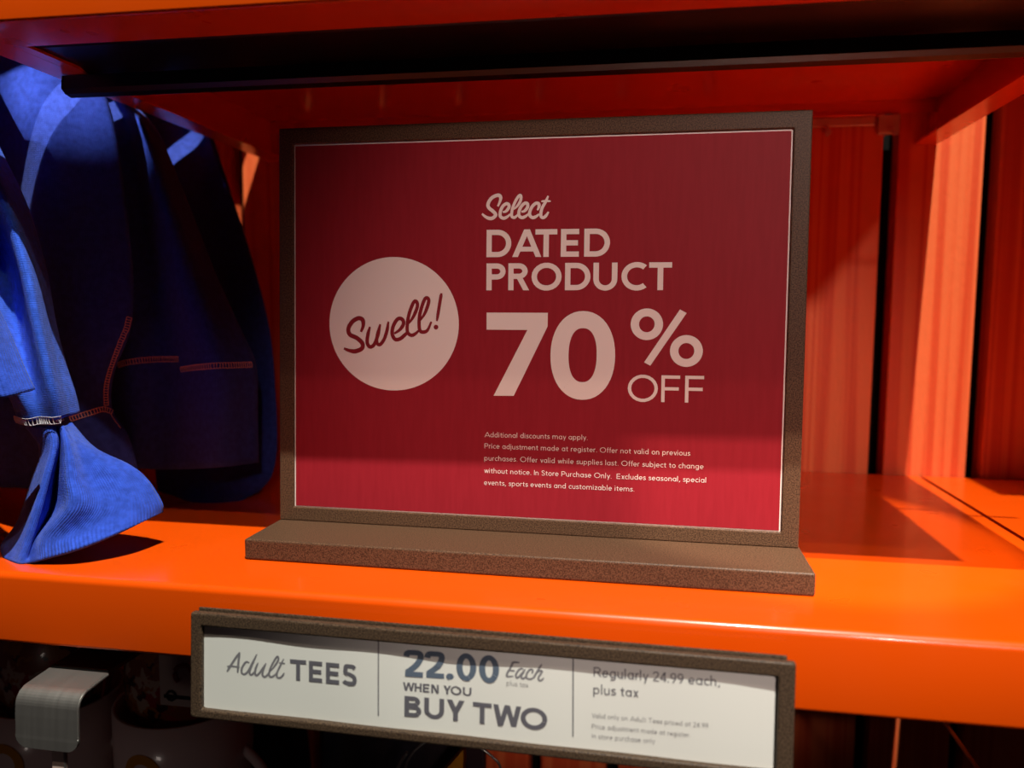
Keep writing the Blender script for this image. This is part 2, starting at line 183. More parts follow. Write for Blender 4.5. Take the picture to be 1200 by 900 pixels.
def steel_brush():
    m = M['steel']; n = N(m, 'ShaderNodeTexNoise'); n.inputs['Scale'].default_value = 400; L(m, coords(m, (1, 0.05, 0.05)), n.inputs['Vector'])
    r = ramp(m, n.outputs['Fac'], [(0.3, (0.40, 0.40, 0.40, 1)), (0.7, (0.46, 0.46, 0.46, 1))]); L(m, r.outputs['Color'], bsdf(m).inputs['Roughness'])
steel_brush()

def link(name, bm, m, parent=None, smooth=False, loc=None):
    me = bpy.data.meshes.new(name); bm.to_mesh(me); bm.free()
    if smooth:
        for p in me.polygons: p.use_smooth = True
    me.materials.append(m)
    o = bpy.data.objects.new(name, me); col.objects.link(o)
    if parent is not None: o.parent = parent
    if loc is not None: o.location = loc
    return o
def tag(o, label=None, cat=None, group=None, kind=None):
    if label: o['label'] = label
    if cat: o['category'] = cat
    if group: o['group'] = group
    if kind: o['kind'] = kind
    return o
def thing(name, label, cat, loc=(0, 0, 0), rot=(0, 0, 0), group=None):
    o = bpy.data.objects.new(name, None); o.empty_display_size = 0.02; col.objects.link(o); o.location = loc; o.rotation_euler = rot
    return tag(o, label, cat, group)
def box(bm, x0, x1, y0, y1, z0, z1, bevel=0.0, seg=2):
    r = bmesh.ops.create_cube(bm, size=1.0)
    vs = r['verts']
    for v in vs: v.co = Vector(((x0 + x1) / 2 + v.co.x * (x1 - x0), (y0 + y1) / 2 + v.co.y * (y1 - y0), (z0 + z1) / 2 + v.co.z * (z1 - z0)))
    if bevel:
        es = list({e for v in vs for e in v.link_edges})
        bmesh.ops.bevel(bm, geom=es, offset=bevel, segments=seg, affect='EDGES', profile=0.5)
def tube(bm, pts, r, seg=8, cap=True):
    pts = [Vector(p) for p in pts]; rings = []
    up = Vector((0, 0, 1))
    for i, p in enumerate(pts):
        t = (pts[min(i + 1, len(pts) - 1)] - pts[max(i - 1, 0)]).normalized()
        a = t.cross(up)
        if a.length < 1e-4: a = t.cross(Vector((1, 0, 0)))
        a.normalize(); b = t.cross(a).normalized()
        rings.append([bm.verts.new(p + (a * math.cos(2 * math.pi * k / seg) + b * math.sin(2 * math.pi * k / seg)) * r) for k in range(seg)])
    for i in range(len(rings) - 1):
        for k in range(seg): bm.faces.new((rings[i][k], rings[i][(k + 1) % seg], rings[i + 1][(k + 1) % seg], rings[i + 1][k]))
    if cap: bm.faces.new(rings[0]); bm.faces.new(rings[-1][::-1])
def cr(p0, p1, p2, p3, t):
    return 0.5 * ((2 * p1) + (-p0 + p2) * t + (2 * p0 - 5 * p1 + 4 * p2 - p3) * t * t + (-p0 + 3 * p1 - 3 * p2 + p3) * t ** 3)
def smooth_line(pts, n):
    pts = [Vector(p) for p in pts]; out = []
    P_ = [2 * pts[0] - pts[1]] + pts + [2 * pts[-1] - pts[-2]]
    for i in range(len(pts) - 1):
        for k in range(n): out.append(cr(P_[i], P_[i + 1], P_[i + 2], P_[i + 3], k / n))
    out.append(pts[-1]); return out
def prism(bm, outline, y0, y1):        # x-z outline extruded along y
    a = [bm.verts.new((x, y0, z)) for x, z in outline]; b = [bm.verts.new((x, y1, z)) for x, z in outline]
    bm.faces.new(a); bm.faces.new(b[::-1])
    for i in range(len(a)): bm.faces.new((a[i], b[i], b[(i + 1) % len(a)], a[(i + 1) % len(a)]))

# ------------------------------------------------------------------ the setting: slatted back wall and floor
BY = 0.2708
bm = bmesh.new(); box(bm, -1.3, 1.5, BY + 0.020, BY + 0.03, -1.2, 1.6)
wall = tag(link('wall_back', bm, M['gap']), kind='structure')
bm = bmesh.new(); box(bm, -1.3, 1.5, -2.6, BY + 0.03, -1.22, -1.2)
tag(link('floor', bm, M['floor']), kind='structure')
gaps = [-0.178 + 0.071 * k for k in range(9)]
gaps = [-0.178 - 0.0748 * k for k in range(14, 0, -1)] + gaps[:-1] + [0.3900, 0.4655] + [0.4655 + 0.0748 * k for k in range(1, 13)]
GW = 0.0115
random.seed(4)
for i in range(len(gaps) - 1):
    x0 = gaps[i] + GW / 2; x1 = gaps[i + 1] - GW / 2; wd = (x1 - x0)
    cx = (x0 + x1) / 2
    bm = bmesh.new(); box(bm, -wd / 2, wd / 2, -0.0005 * random.random(), 0.0195, -0.9, 0.9, 0.0012, 2)
    link('plank', bm, M['wood'], wall, loc=(cx, BY, 0.15))

# ------------------------------------------------------------------ shelves (folded metal trays)
FY = -0.0834
def tray(name, label, x0, x1, ztop, h, flange_f, fl, fr, back_lip, y1=BY - 0.0015, FY=FY):
    t = thing(name, label, 'shelf', ((x0 + x1) / 2, (FY + y1) / 2, ztop))
    inv = Vector((-(x0 + x1) / 2, -(FY + y1) / 2, -ztop))
    T = 0.0016; R = 0.0035; zb = ztop - h
    # profile: back lip -> top sheet -> rounded nose -> front lip -> rounded -> inward flange
    def arc(cy, cz, r, a0, a1, n=8): return [(cy + r * math.cos(math.radians(a0 + (a1 - a0) * k / n)), cz + r * math.sin(math.radians(a0 + (a1 - a0) * k / n))) for k in range(n + 1)]
    outer = [(y1, ztop)] + arc(FY + R, ztop - R, R, 90, 180) + arc(FY + 0.0018, zb + 0.0018, 0.0018, 180, 270, 4) + [(FY + flange_f, zb)]
    inner = [(FY + flange_f, zb + T), (FY + T + 0.001, zb + T), (FY + T, zb + T + 0.001)] + arc(FY + R, ztop - R, R - T, 180, 90) + [(y1, ztop - T)]
    prof = outer + inner
    bm = bmesh.new()
    a = [bm.verts.new((x0 + inv.x, y + inv.y, z + inv.z)) for y, z in prof]; b = [bm.verts.new((x1 + inv.x, y + inv.y, z + inv.z)) for y, z in prof]
    n = len(prof)
    for i in range(n): bm.faces.new((a[i], a[(i + 1) % n], b[(i + 1) % n], b[i]))
    no = len(outer); ni = len(inner)
    bm.faces.new(a[::-1]); bm.faces.new(b)
    bmesh.ops.recalc_face_normals(bm, faces=bm.faces)
    o = link('shelf_panel', bm, M['orange'], t)
    for p in o.data.polygons: p.use_smooth = True
    md = o.modifiers.new('split', 'EDGE_SPLIT'); md.split_angle = math.radians(40)
    # side lips with return flanges
    for s, xs, fw in ((-1, x0, fl), (1, x1, fr)):
        bm = bmesh.new()
        xa, xb = (xs, xs + T) if s < 0 else (xs - T, xs)
        box(bm, xa + inv.x, xb + inv.x, FY + T + inv.y, y1 + inv.y, zb + inv.z, ztop - T + inv.z)
        fx0, fx1 = (xs + T, xs + fw) if s < 0 else (xs - fw, xs - T)
        box(bm, fx0 + inv.x, fx1 + inv.x, FY + flange_f + inv.y, y1 + inv.y, zb + inv.z, zb + T + inv.z)
        link('side_lip', bm, M['orange'], t)
    if back_lip:
        bm = bmesh.new(); box(bm, x0 + T + inv.x, x1 - T + inv.x, y1 - T + inv.y, y1 + inv.y, ztop - back_lip + inv.z, ztop - T + inv.z)
        link('back_lip', bm, M['orange'], t)
    return t
tray('shelf', 'bright orange metal shelf that carries the red sale sign', -0.1436, 0.4228, 0.0, 0.0366, 0.033, 0.0176, 0.0176, 0.012)
tray('shelf', 'orange shelf section beyond the thin seam at the right edge', 0.4262, 0.995, 0.0, 0.0366, 0.033, 0.0176, 0.0176, 0.012)
tray('shelf', 'orange shelf section at the far left under the blue sweatshirts', -0.715, -0.1450, 0.0, 0.0366, 0.033, 0.0176, 0.0176, 0.012)
tray('shelf', 'added high orange shelf, out of view beyond the right edge, shading the planks', 0.468, 0.995, 0.4966, 0.0366, 0.033, 0.0176, 0.0176, 0.012, FY=-0.012)  # unseen shelf added to throw the shadow on the right-hand planks
tray('shelf', 'added high orange shelf, out of view above the sweatshirts, shading them', -0.715, -0.1450, 0.3726, 0.0366, 0.033, 0.0176, 0.0176, 0.012, FY=-0.075)  # unseen shelf added to keep key light off the shirts and wall
up = tray('shelf', 'upper orange shelf overhead above the red sale sign', -0.1436, 0.4242, 0.3046, 0.0366, 0.033, 0.0176, 0.0176, 0.012)
bm = bmesh.new(); pz = -0.0366
v = [bm.verts.new((x, y, z)) for z in (pz, pz + 0.0016) for x, y in ((-0.2660, -0.1437), (-0.2590, -0.1437), (-0.2590, -0.104), (-0.2660, -0.085))]
bm.faces.new(v[:4][::-1]); bm.faces.new(v[4:])
for i in range(4): bm.faces.new((v[i], v[(i + 1) % 4], v[4 + (i + 1) % 4], v[4 + i]))
link('corner_tab', bm, M['orange'], up)

# black light bar under the upper shelf
lb = thing('light_bar', 'long black light bar fixed beneath the upper shelf', 'light fixture', (0.15, 0.0, 0.262))
bm = bmesh.new(); prof = [(-0.003, 0.2675), (-0.0035, 0.2600), (-0.001, 0.2577), (0.004, 0.2567), (0.016, 0.2600), (0.0195, 0.2625), (0.0195, 0.2675)]
for (xa, xb) in ((-0.1385, 0.405),):
    a = [bm.verts.new((xa - 0.15, y, z - 0.262)) for y, z in prof]; b = [bm.verts.new((xb - 0.15, y, z - 0.262)) for y, z in prof]
    for i in range(len(prof)): bm.faces.new((a[i], a[(i + 1) % len(prof)], b[(i + 1) % len(prof)], b[i]))
    bm.faces.new(a[::-1]); bm.faces.new(b)
bmesh.ops.recalc_face_normals(bm, faces=bm.faces)
bmesh.ops.bevel(bm, geom=[e for e in bm.edges if abs(e.verts[0].co.x - e.verts[1].co.x) < 1e-4], offset=0.0018, segments=3, affect='EDGES')
link('bar', bm, M['black'], lb)
bm = bmesh.new(); box(bm, -0.2915, 0.262, -0.044, 0.016, 0.0078, 0.034, 0.002)  # black block filling the tray above the bar, out to its left end
link('black_infill', bm, M['black'], lb)
bm = bmesh.new(); box(bm, -0.255, 0.300, 0.0197, 0.0212, 0.0002, 0.0030, 0.0003, 1)
tag(link('edge_trim', bm, M['metal'], lb), 'thin dull metal strip along the back edge')

# rail and bracket at the top of the wall behind the sign
rl = thing('wall_rail', 'short dull metal rail on the planks right of the sign top', 'rail', (0.34, BY - 0.003, 0.287))
bm = bmesh.new(); box(bm, -0.05, 0.0365, -0.001, 0.001, -0.0033, 0.0033, 0.0004, 1); link('rail_strip', bm, M['metal'], rl)
bm = bmesh.new(); box(bm, -0.05, 0.0365, -0.003, 0.0025, 0.0038, 0.0056, 0.0004, 1); link('rail_flange', bm, M['orange'], rl)
bm = bmesh.new(); tube(bm, [(0.0, -0.0005, -0.0032), (0.0, -0.0012, -0.0055), (0.0, -0.003, -0.0075)], 0.0013); tube(bm, [(0, -0.005, -0.0085), (0, -0.001, -0.0085)], 0.0026, 10)
link('screw', bm, M['metal'], rl)
bk = thing('shelf_bracket', 'dark metal bracket under the upper shelf by the wall rail', 'bracket', (0.386, BY - 0.004, 0.28))
bm = bmesh.new(); box(bm, -0.008, 0.008, -0.003, 0.0035, -0.004, 0.011, 0.001); link('plate', bm, M['metal'], bk)
bm = bmesh.new(); tube(bm, [(0.0, -0.003, 0.0), (0.002, -0.008, -0.002), (0.003, -0.008, -0.006)], 0.0016); link('hook', bm, M['metal'], bk)
M['metal_dark'] = M['black']

# ------------------------------------------------------------------ lettering
LAYER = [0]
def poly(bm, pts):
    LAYER[0] = (LAYER[0] + 1) % 24
    vs = [bm.verts.new((x, y, 0.04 * LAYER[0])) for x, y in pts]
    try: f = bm.faces.new(vs)
    except Exception: return
def ribbon(bm, pts, wfun, lift=0.0):
    n = len(pts); Lft = []; Rgt = []
    for i, p in enumerate(pts):
        a = pts[max(i - 1, 0)]; b = pts[min(i + 1, n - 1)]
        t = Vector((b[0] - a[0], b[1] - a[1])); t = t.normalized() if t.length > 1e-9 else Vector((1, 0))
        nn = Vector((-t.y, t.x)); ww = wfun(i / (n - 1)) / 2
        Lft.append(bm.verts.new((p[0] + nn.x * ww, p[1] + nn.y * ww, lift))); Rgt.append(bm.verts.new((p[0] - nn.x * ww, p[1] - nn.y * ww, lift)))
    for i in range(n - 1): bm.faces.new((Rgt[i], Rgt[i + 1], Lft[i + 1], Lft[i]))
def script(strokes):
    bm = bmesh.new()
    for k, (pts, wd) in enumerate(strokes):
        sm = smooth_line([(p[0], p[1], 0) for p in pts], 6); sm = [(p.x, p.y) for p in sm]
        ribbon(bm, sm, lambda t: 1.22 * wd * (0.55 + 0.45 * min(1, min(t, 1 - t) * 7)), k * 0.01)
    return bm
def glyph(ch, w):
    """primitives of one letter (cap height 1, x-height 0.68) and its advance; w = stem width"""
    h = w / 2; X = 0.68; p = []; n = 22
    def R(x0, y0, x1, y1): p.append([(x0, y0), (x1, y0), (x1, y1), (x0, y1)])
    def V(x, y0=0, y1=1): R(x, y0, x + w, y1)
    def H(x0, x1, y): R(x0, y, x1, y + w)
    def D(x0, y0, x1, y1, k=1.0):
        dx, dy = x1 - x0, y1 - y0; wh = w * k * math.hypot(dx, dy) / abs(dy) / 2
        p.append([(x0 - wh, y0), (x0 + wh, y0), (x1 + wh, y1), (x1 - wh, y1)])
    def A(cx, cy, rx, ry, a0=0, a1=360, ww=None):
        ww = ww or w; o = []; i_ = []
        for k in range(n + 1):
            a = math.radians(a0 + (a1 - a0) * k / n)
            o.append((cx + rx * math.cos(a), cy + ry * math.sin(a))); i_.append((cx + (rx - ww) * math.cos(a), cy + (ry - ww) * math.sin(a)))
        for k in range(n): p.append([o[k], o[k + 1], i_[k + 1], i_[k]])
    def S_(pts, k=5):
        q = smooth_line([(a, b, 0) for a, b in pts], k); q = [(v_.x, v_.y) for v_ in q]
        l_ = []; r_ = []
        for i, c in enumerate(q):
            a = q[max(i - 1, 0)]; b = q[min(i + 1, len(q) - 1)]; t = Vector((b[0] - a[0], b[1] - a[1])).normalized()
            l_.append((c[0] - t.y * h, c[1] + t.x * h)); r_.append((c[0] + t.y * h, c[1] - t.x * h))
        for i in range(len(q) - 1): p.append([r_[i], r_[i + 1], l_[i + 1], l_[i]])
    if ch == 'D': V(0); A(0.40, 0.5, 0.50, 0.5, -90, 90); H(w, 0.40, 0); H(w, 0.40, 1 - w); adv = 1.0
    elif ch == 'A': D(h * 1.05, 0, 0.52, 1); D(1.04 - h * 1.05, 0, 0.52, 1); R(0.24, 0.20, 0.80, 0.20 + w * 0.9); adv = 1.04
    elif ch == 'T': H(0, 0.78, 1 - w); V(0.39 - h, 0, 1 - w); adv = 0.88
    elif ch == 'E': V(0); H(w, 0.64, 0); H(w, 0.60, 0.5 - h); H(w, 0.64, 1 - w); adv = 0.82
    elif ch == 'F': V(0); H(w, 0.62, 0.47 - h + 0.03); H(w, 0.66, 1 - w); adv = 0.84
    elif ch == 'L': V(0); H(w, 0.5, 0); adv = 0.56
    elif ch == 'P': V(0); A(0.38, 0.70, 0.32, 0.30, -90, 90); H(w, 0.38, 0.40); H(w, 0.38, 1 - w); adv = 0.80
    elif ch == 'R': V(0); A(0.38, 0.71, 0.32, 0.29, -90, 90); H(w, 0.38, 0.42); H(w, 0.38, 1 - w); D(0.77 - h * 1.2, 0, 0.42, 0.44); adv = 0.84
    elif ch == 'B': V(0); A(0.38, 0.74, 0.28, 0.26, -90, 90); H(w, 0.38, 0.48); H(w, 0.38, 1 - w); A(0.40, 0.29, 0.32, 0.29, -90, 90); H(w, 0.40, 0); H(w, 0.40, 0.58 - w); adv = 0.84
    elif ch == 'O': A(0.54, 0.5, 0.54, 0.515); adv = 1.20
    elif ch == 'C': A(0.53, 0.5, 0.53, 0.515, 50, 310); adv = 0.95
    elif ch == 'U': V(0, 0.40, 1); V(0.84 - w, 0.40, 1); A(0.42, 0.41, 0.42, 0.425, 180, 360); adv = 0.98
    elif ch == 'W': D(h, 1, 0.30, 0); D(0.30, 0, 0.57, 1); D(0.57, 1, 0.84, 0); D(0.84, 0, 1.14 - h, 1); adv = 1.16
    elif ch == 'H': V(0); V(0.70 - w); H(w, 0.70 - w, 0.5 - h); adv = 0.82
    elif ch == 'N': V(0); V(0.74 - w); D(h * 1.3, 1, 0.74 - h * 1.3, 0); adv = 0.86
    elif ch == 'Y': D(h * 1.1, 1, 0.37, 0.40); D(0.74 - h * 1.1, 1, 0.37, 0.40); V(0.37 - h, 0, 0.45); adv = 0.75
    elif ch == 'V': D(h, 1, 0.38, 0); D(0.76 - h, 1, 0.38, 0); adv = 0.77
    elif ch == 'I': V(0); adv = w + 0.12
    elif ch == 'S': S_([(0.55, 0.82), (0.47, 0.92 - h * 0.3), (0.32, 1 - h), (0.14, 0.93 - h * .4), (h + 0.02, 0.74), (0.12, 0.60), (0.32, 0.51), (0.50, 0.42), (0.58 - h * .3, 0.27), (0.50, 0.09 + h * .3), (0.30, h), (0.12, 0.06 + h * .5), (0.03, 0.19)]); adv = 0.68
    elif ch == 'K': V(0); D(0.6, 1, 0.12, 0.5); D(0.62, 0, 0.2, 0.55); adv = 0.66
    elif ch == '7': H(0.0, 0.60, 1 - w * 0.92); D(0.12 + h * .5, 0, 0.60 - h * 1.1, 1 - w * 0.92, 1.0); adv = 0.66
    elif ch == '0': A(0.31, 0.5, 0.31, 0.512); adv = 0.70
    elif ch == '2': S_([(0.05, 0.74), (0.10, 0.88), (0.29, 1 - h), (0.47, 0.88), (0.50, 0.72), (0.42, 0.52), (0.28, 0.34), (0.08, h + 0.06)]); H(0.02, 0.58, 0); adv = 0.66
    elif ch == '4': V(0.40, 0, 1); H(0, 0.60, 0.22); D(0.06, 0.26, 0.44, 1); adv = 0.66
    elif ch == '9': A(0.30, 0.68, 0.28, 0.32); S_([(0.58 - h, 0.62), (0.50, 0.42), (0.38, 0.2), (0.26, 0.0)]); adv = 0.66
    elif ch == '.': A(0.10, w * 0.55, w * 0.62, w * 0.62, 0, 360, w * 0.6); adv = 0.22 + w * 0.4
    elif ch == ',': D(0.04, -0.16, 0.10 + h, 0.12); adv = 0.26
    elif ch == ' ': adv = 0.34
    elif ch in 'adgq':
        A(0.30, X / 2, 0.30, X / 2 + 0.01); x = 0.60 - w
        if ch == 'a': V(x, 0, X)
        elif ch == 'd': V(x, 0, 1.05)
        elif ch == 'q': V(x, -0.30, X)
        else: V(x, 0.0, X); S_([(x + h, 0.02), (x, -0.18), (0.30, -0.28 + h), (0.10, -0.20)])
        adv = 0.74
    elif ch in 'bp':
        A(0.30, X / 2, 0.30, X / 2 + 0.01); V(0, -0.30 if ch == 'p' else 0, X if ch == 'p' else 1.05); adv = 0.74
    elif ch == 'c': A(0.30, X / 2, 0.30, X / 2 + 0.01, 45, 315); adv = 0.58
    elif ch == 'e': A(0.30, X / 2, 0.30, X / 2 + 0.01, 0, 315); H(w * .5, 0.60 - w * .2, X / 2 - h); adv = 0.70
    elif ch == 'o': A(0.31, X / 2, 0.31, X / 2 + 0.01); adv = 0.72
    elif ch == 'f': V(0.10, 0, 0.85); A(0.10 + 0.20, 0.84, 0.20, 0.21, 80, 180); H(0.0, 0.34, X - w); adv = 0.38
    elif ch in 'hnmu':
        if ch == 'u': V(0, 0.24, X); V(0.54 - w, 0, X); A(0.27, 0.26, 0.27, 0.27, 180, 360)
        else:
            V(0, 0, 1.05 if ch == 'h' else X); A(0.27, X - 0.26, 0.27, 0.27, 0, 180); V(0.54 - w, 0, X - 0.26)
            if ch == 'm': A(0.27 + 0.54 - w, X - 0.26, 0.27, 0.27, 0, 180); V(1.08 - 2 * w, 0, X - 0.26)
        adv = 0.68 if ch != 'm' else 1.22 - w
    elif ch == 'i': V(0, 0, X); A(h, 0.90, w * .7, w * .7, 0, 360, w * .68); adv = 0.16 + w
    elif ch == 'j': V(0.02, -0.2, X); A(h, 0.90, w * .7, w * .7, 0, 360, w * .68); A(-0.10, -0.18, 0.12 + w, 0.13, 270, 360); adv = 0.16 + w
    elif ch == 'l': V(0, 0, 1.05); adv = 0.16 + w
    elif ch == 'r': V(0, 0, X); A(0.26, X - 0.26, 0.26, 0.27, 70, 180); adv = 0.42
    elif ch == 's': S_([(0.40, 0.54), (0.32, 0.62), (0.20, X - h), (0.06, 0.56), (0.10, 0.42), (0.24, 0.34), (0.38, 0.26), (0.40, 0.13), (0.24, h), (0.08, 0.05), (0.02, 0.14)], 3); adv = 0.52
    elif ch == 't': V(0.12, 0.14, 0.88); H(0, 0.38, X - w); A(0.12 + 0.18, 0.16, 0.18, 0.17, 180, 290); adv = 0.46
    elif ch == 'v': D(h, X, 0.26, 0); D(0.52 - h, X, 0.26, 0); adv = 0.58
    elif ch == 'w': D(h, X, 0.22, 0); D(0.22, 0, 0.41, X); D(0.41, X, 0.60, 0); D(0.60, 0, 0.82 - h, X); adv = 0.88
    elif ch == 'x': D(h, 0, 0.48 - h, X); D(h, X, 0.48 - h, 0); adv = 0.56
    elif ch == 'y': D(h, X, 0.27, 0.02); D(0.54 - h, X, 0.16, -0.30); adv = 0.58
    elif ch == 'z': H(0, 0.44, 0); H(0, 0.44, X - w); D(h + 0.02, w * .6, 0.42 - h, X - w * .6); adv = 0.54
    else: adv = 0.5
    return p, adv
KERN = {('D', 'A'): -0.06, ('A', 'T'): -0.22, ('T', 'E'): 0.03, ('U', 'Y'): -0.03, ('T', 'W'): -0.03, ('W', 'O'): -0.04, ('Y', 'O'): -0.06}
def text(bm, s, x0, y0, x1, y1, cap, w, track=0.0):
    """set a line from baseline (x0,y0) to (x1,y1), stretched to that length"""
    w = w / cap; cur = 0; items = []
    for i, ch in enumerate(s):
        g, adv = glyph(ch, w)
        if i and (s[i - 1], ch) in KERN: cur += KERN[(s[i - 1], ch)]
        items.append((cur, g)); last = cur; cur += adv + track
    ext = max((x for c, g in items[-1:] for q in g for x, _ in q), default=0) + last
    dx, dy = x1 - x0, y1 - y0; Ln = math.hypot(dx, dy); kx = Ln / ext; ux, uy = dx / Ln, dy / Ln
    for c, g in items:
        for q in g:
            poly(bm, [(x0 + (c + x) * kx * ux - y * cap * uy, y0 + (c + x) * kx * uy + y * cap * ux) for x, y in q])
def sheet_obj(name, bm, m, parent, lift):
    """flat print: bm is in mm in the sheet's own plane (x right, y up) -> local x-z plane, lift mm proud"""
    for v_ in bm.verts: v_.co = Vector((v_.co.x * MM, -(lift + v_.co.z * 0.2) * MM, v_.co.y * MM))
    for f in bm.faces:
        f.normal_update()
        if f.normal.y > 0: f.normal_flip()
    return link(name, bm, m, parent)
def frame_mesh(x0, x1, z0, z1, X0, X1, Z0, Z1, yf, yb, bev):
    """rectangular frame with an opening (x0..x1, z0..z1) and outside (X0..X1, Z0..Z1)"""
    bm = bmesh.new(); vs = []
    for y in (yf, yb):
        vs.append([bm.verts.new((x, y, z)) for x, z in ((X0, Z0), (X1, Z0), (X1, Z1), (X0, Z1))])
        vs.append([bm.verts.new((x, y, z)) for x, z in ((x0, z0), (x1, z0), (x1, z1), (x0, z1))])
    of, inf, ob, inb = vs
    for i in range(4):
        j = (i + 1) % 4
        bm.faces.new((of[i], of[j], inf[j], inf[i])); bm.faces.new((ob[j], ob[i], inb[i], inb[j]))
        bm.faces.new((ob[i], ob[j], of[j], of[i])); bm.faces.new((inf[i], inf[j], inb[j], inb[i]))
    bmesh.ops.recalc_face_normals(bm, faces=bm.faces)
    bmesh.ops.bevel(bm, geom=list(bm.edges), offset=bev, segments=3, affect='EDGES', profile=0.5)
    return bm

# ------------------------------------------------------------------ the red sale sign
W, H_ = 0.272, 0.2081
sign = thing('sale_sign', 'large red sale sign in bronze frame on a slab base', 'sign', (0, 0, 0.0))
sign.rotation_euler = (0, 0, -0.0063)
def lean(o): o.location = (0, 0, 0.0193); o.rotation_euler = (-0.0375, 0, 0)
fr = link('sign_frame', frame_mesh(0, W, 0, H_, -0.0087, W + 0.0089, -0.0079, H_ + 0.0090, 0, 0.010, 0.0006), M['bronze'], sign); lean(fr)
bm = bmesh.new(); box(bm, -0.0092, 0.2820, -0.0408, 0.030, 0.0001, 0.0113, 0.0011, 3)
link('sign_base', bm, M['bronze'], sign)
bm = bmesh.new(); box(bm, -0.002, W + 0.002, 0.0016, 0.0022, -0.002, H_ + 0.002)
back = link('insert_sheet', bm, M['print_white'], sign); lean(back); tag(back, 'white paper sheet printed red with pale lettering, its rim imitating an edge glint')
bm = bmesh.new(); box(bm, 0.0007, W - 0.0010, 0.00135, 0.00160, 0.0006, H_ - 0.0010)  # inset leaves a white rim that paints light caught by the acrylic edge
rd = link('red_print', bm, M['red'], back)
bm = bmesh.new(); poly(bm, [(59.4 + 38.0 * math.cos(a * math.pi / 48), 106.7 + 37.5 * math.sin(a * math.pi / 48)) for a in range(96)])
sheet_obj('round_badge', bm, M['print_white'], back, -1.28)
b = script(SWELL)
cy_, cx_ = 105.2, 84.35
poly(b, [(cx_ + 1.35 * math.cos(a * math.pi / 8), cy_ + 1.35 * math.sin(a * math.pi / 8)) for a in range(16)])
tag(sheet_obj('badge_lettering', b, M['ink_red'], back, -1.22), 'red script reading Swell!')
tag(sheet_obj('script_lettering', script(SELECT), M['print_white'], back, -1.28), 'pale script reading Select')
b = bmesh.new()
text(b, 'DATED', 112.6, 143.8, 180.0, 143.8, 14.9, 2.85); text(b, 'PRODUCT', 112.8, 125.7, 212.8, 126.0, 14.7, 2.85)
tag(sheet_obj('headline_lettering', b, M['print_white'], back, -1.28), 'bold pale capitals reading DATED PRODUCT')
b = bmesh.new()
for q in ([(113.1, 113.5), (147.1, 113.6), (147.1, 106.2), (128.9, 67.9), (117.6, 67.7), (136.0, 104.2), (113.2, 104.1)],):
    poly(b, q)
n = 48
ro = [(166.3 + 17.4 * math.cos(t), 90.6 + 24.1 * math.sin(t)) for t in [2 * math.pi * k / n for k in range(n)]]
def sup(cx, cy, rx, ry, e, n=48):
    out = []
    for k in range(n):
        t = 2 * math.pi * k / n; c, s = math.cos(t), math.sin(t)
        out.append((cx + rx * math.copysign(abs(c) ** e, c), cy + ry * math.copysign(abs(s) ** e, s)))
    return out
ro = sup(166.4, 90.7, 17.5, 24.0, 0.94); ri = sup(166.4, 90.9, 7.6, 14.6, 0.86)
for k in range(n): poly(b, [ro[k], ro[(k + 1) % n], ri[(k + 1) % n], ri[k]])
tag(sheet_obj('number_lettering', b, M['print_white'], back, -1.28), 'big pale figures reading 70')
b = bmesh.new()
for cx_, cy_ in ((200.3, 107.9), (221.2, 94.0)):
    ro = sup(cx_, cy_, 8.5, 8.4, 1); ri = sup(cx_, cy_, 4.1, 4.2, 1)
    for k in range(n): poly(b, [ro[k], ro[(k + 1) % n], ri[(k + 1) % n], ri[k]])
poly(b, [(217.4, 115.9), (220.9, 115.9 - 1.9), (202.6, 85.9), (199.3, 87.6)])
tag(sheet_obj('percent_lettering', b, M['print_white'], back, -1.28), 'pale percent symbol')
b = bmesh.new(); text(b, 'OFF', 191.0, 66.5, 230.8, 66.7, 14.3, 1.75)
tag(sheet_obj('word_lettering', b, M['print_white'], back, -1.28), 'thin pale capitals reading OFF')
b = bmesh.new()
for s, x1, y0, y1 in (('Additional discounts may apply.', 169.9, 44.6, 44.9), ('Price adjustment made at register. Offer not valid on previous', 224.6, 38.3, 38.4),
                      ('purchases. Offer valid while supplies last. Offer subject to change', 231.6, 31.5, 31.6), ('without notice. In Store Purchase Only.  Excludes seasonal, special', 233.1, 24.5, 24.3),
                      ('events, sports events and customizable items.', 195.6, 17.8, 17.8)):
    text(b, s, 112.8, y0, x1, y1, 2.75, 0.255, 0.05)
tag(sheet_obj('small_print', b, M['print_white'], back, -1.28), 'five small lines of pale fine print')

# ------------------------------------------------------------------ the price strip on the shelf lip
LQ = (0.1268, -0.098, -0.0350); LW, LH = 0.2605, 0.0399
strip = thing('price_strip', 'long white price strip in bronze frame on the shelf lip', 'sign', LQ)
strip.matrix_world = Matrix.Translation(LQ) @ Matrix.Rotation(-0.0214, 4, 'Z') @ Matrix.Rotation(-0.0607, 4, 'X') @ Matrix.Rotation(-0.0012, 4, 'Y')
bx = 0.0056
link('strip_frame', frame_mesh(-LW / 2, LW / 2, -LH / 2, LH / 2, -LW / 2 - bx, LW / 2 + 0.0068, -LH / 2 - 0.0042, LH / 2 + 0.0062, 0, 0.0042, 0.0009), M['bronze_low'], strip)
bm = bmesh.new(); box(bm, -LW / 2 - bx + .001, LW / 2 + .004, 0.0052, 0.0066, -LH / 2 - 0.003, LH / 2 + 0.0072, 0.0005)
link('back_plate', bm, M['bronze_low'], strip)
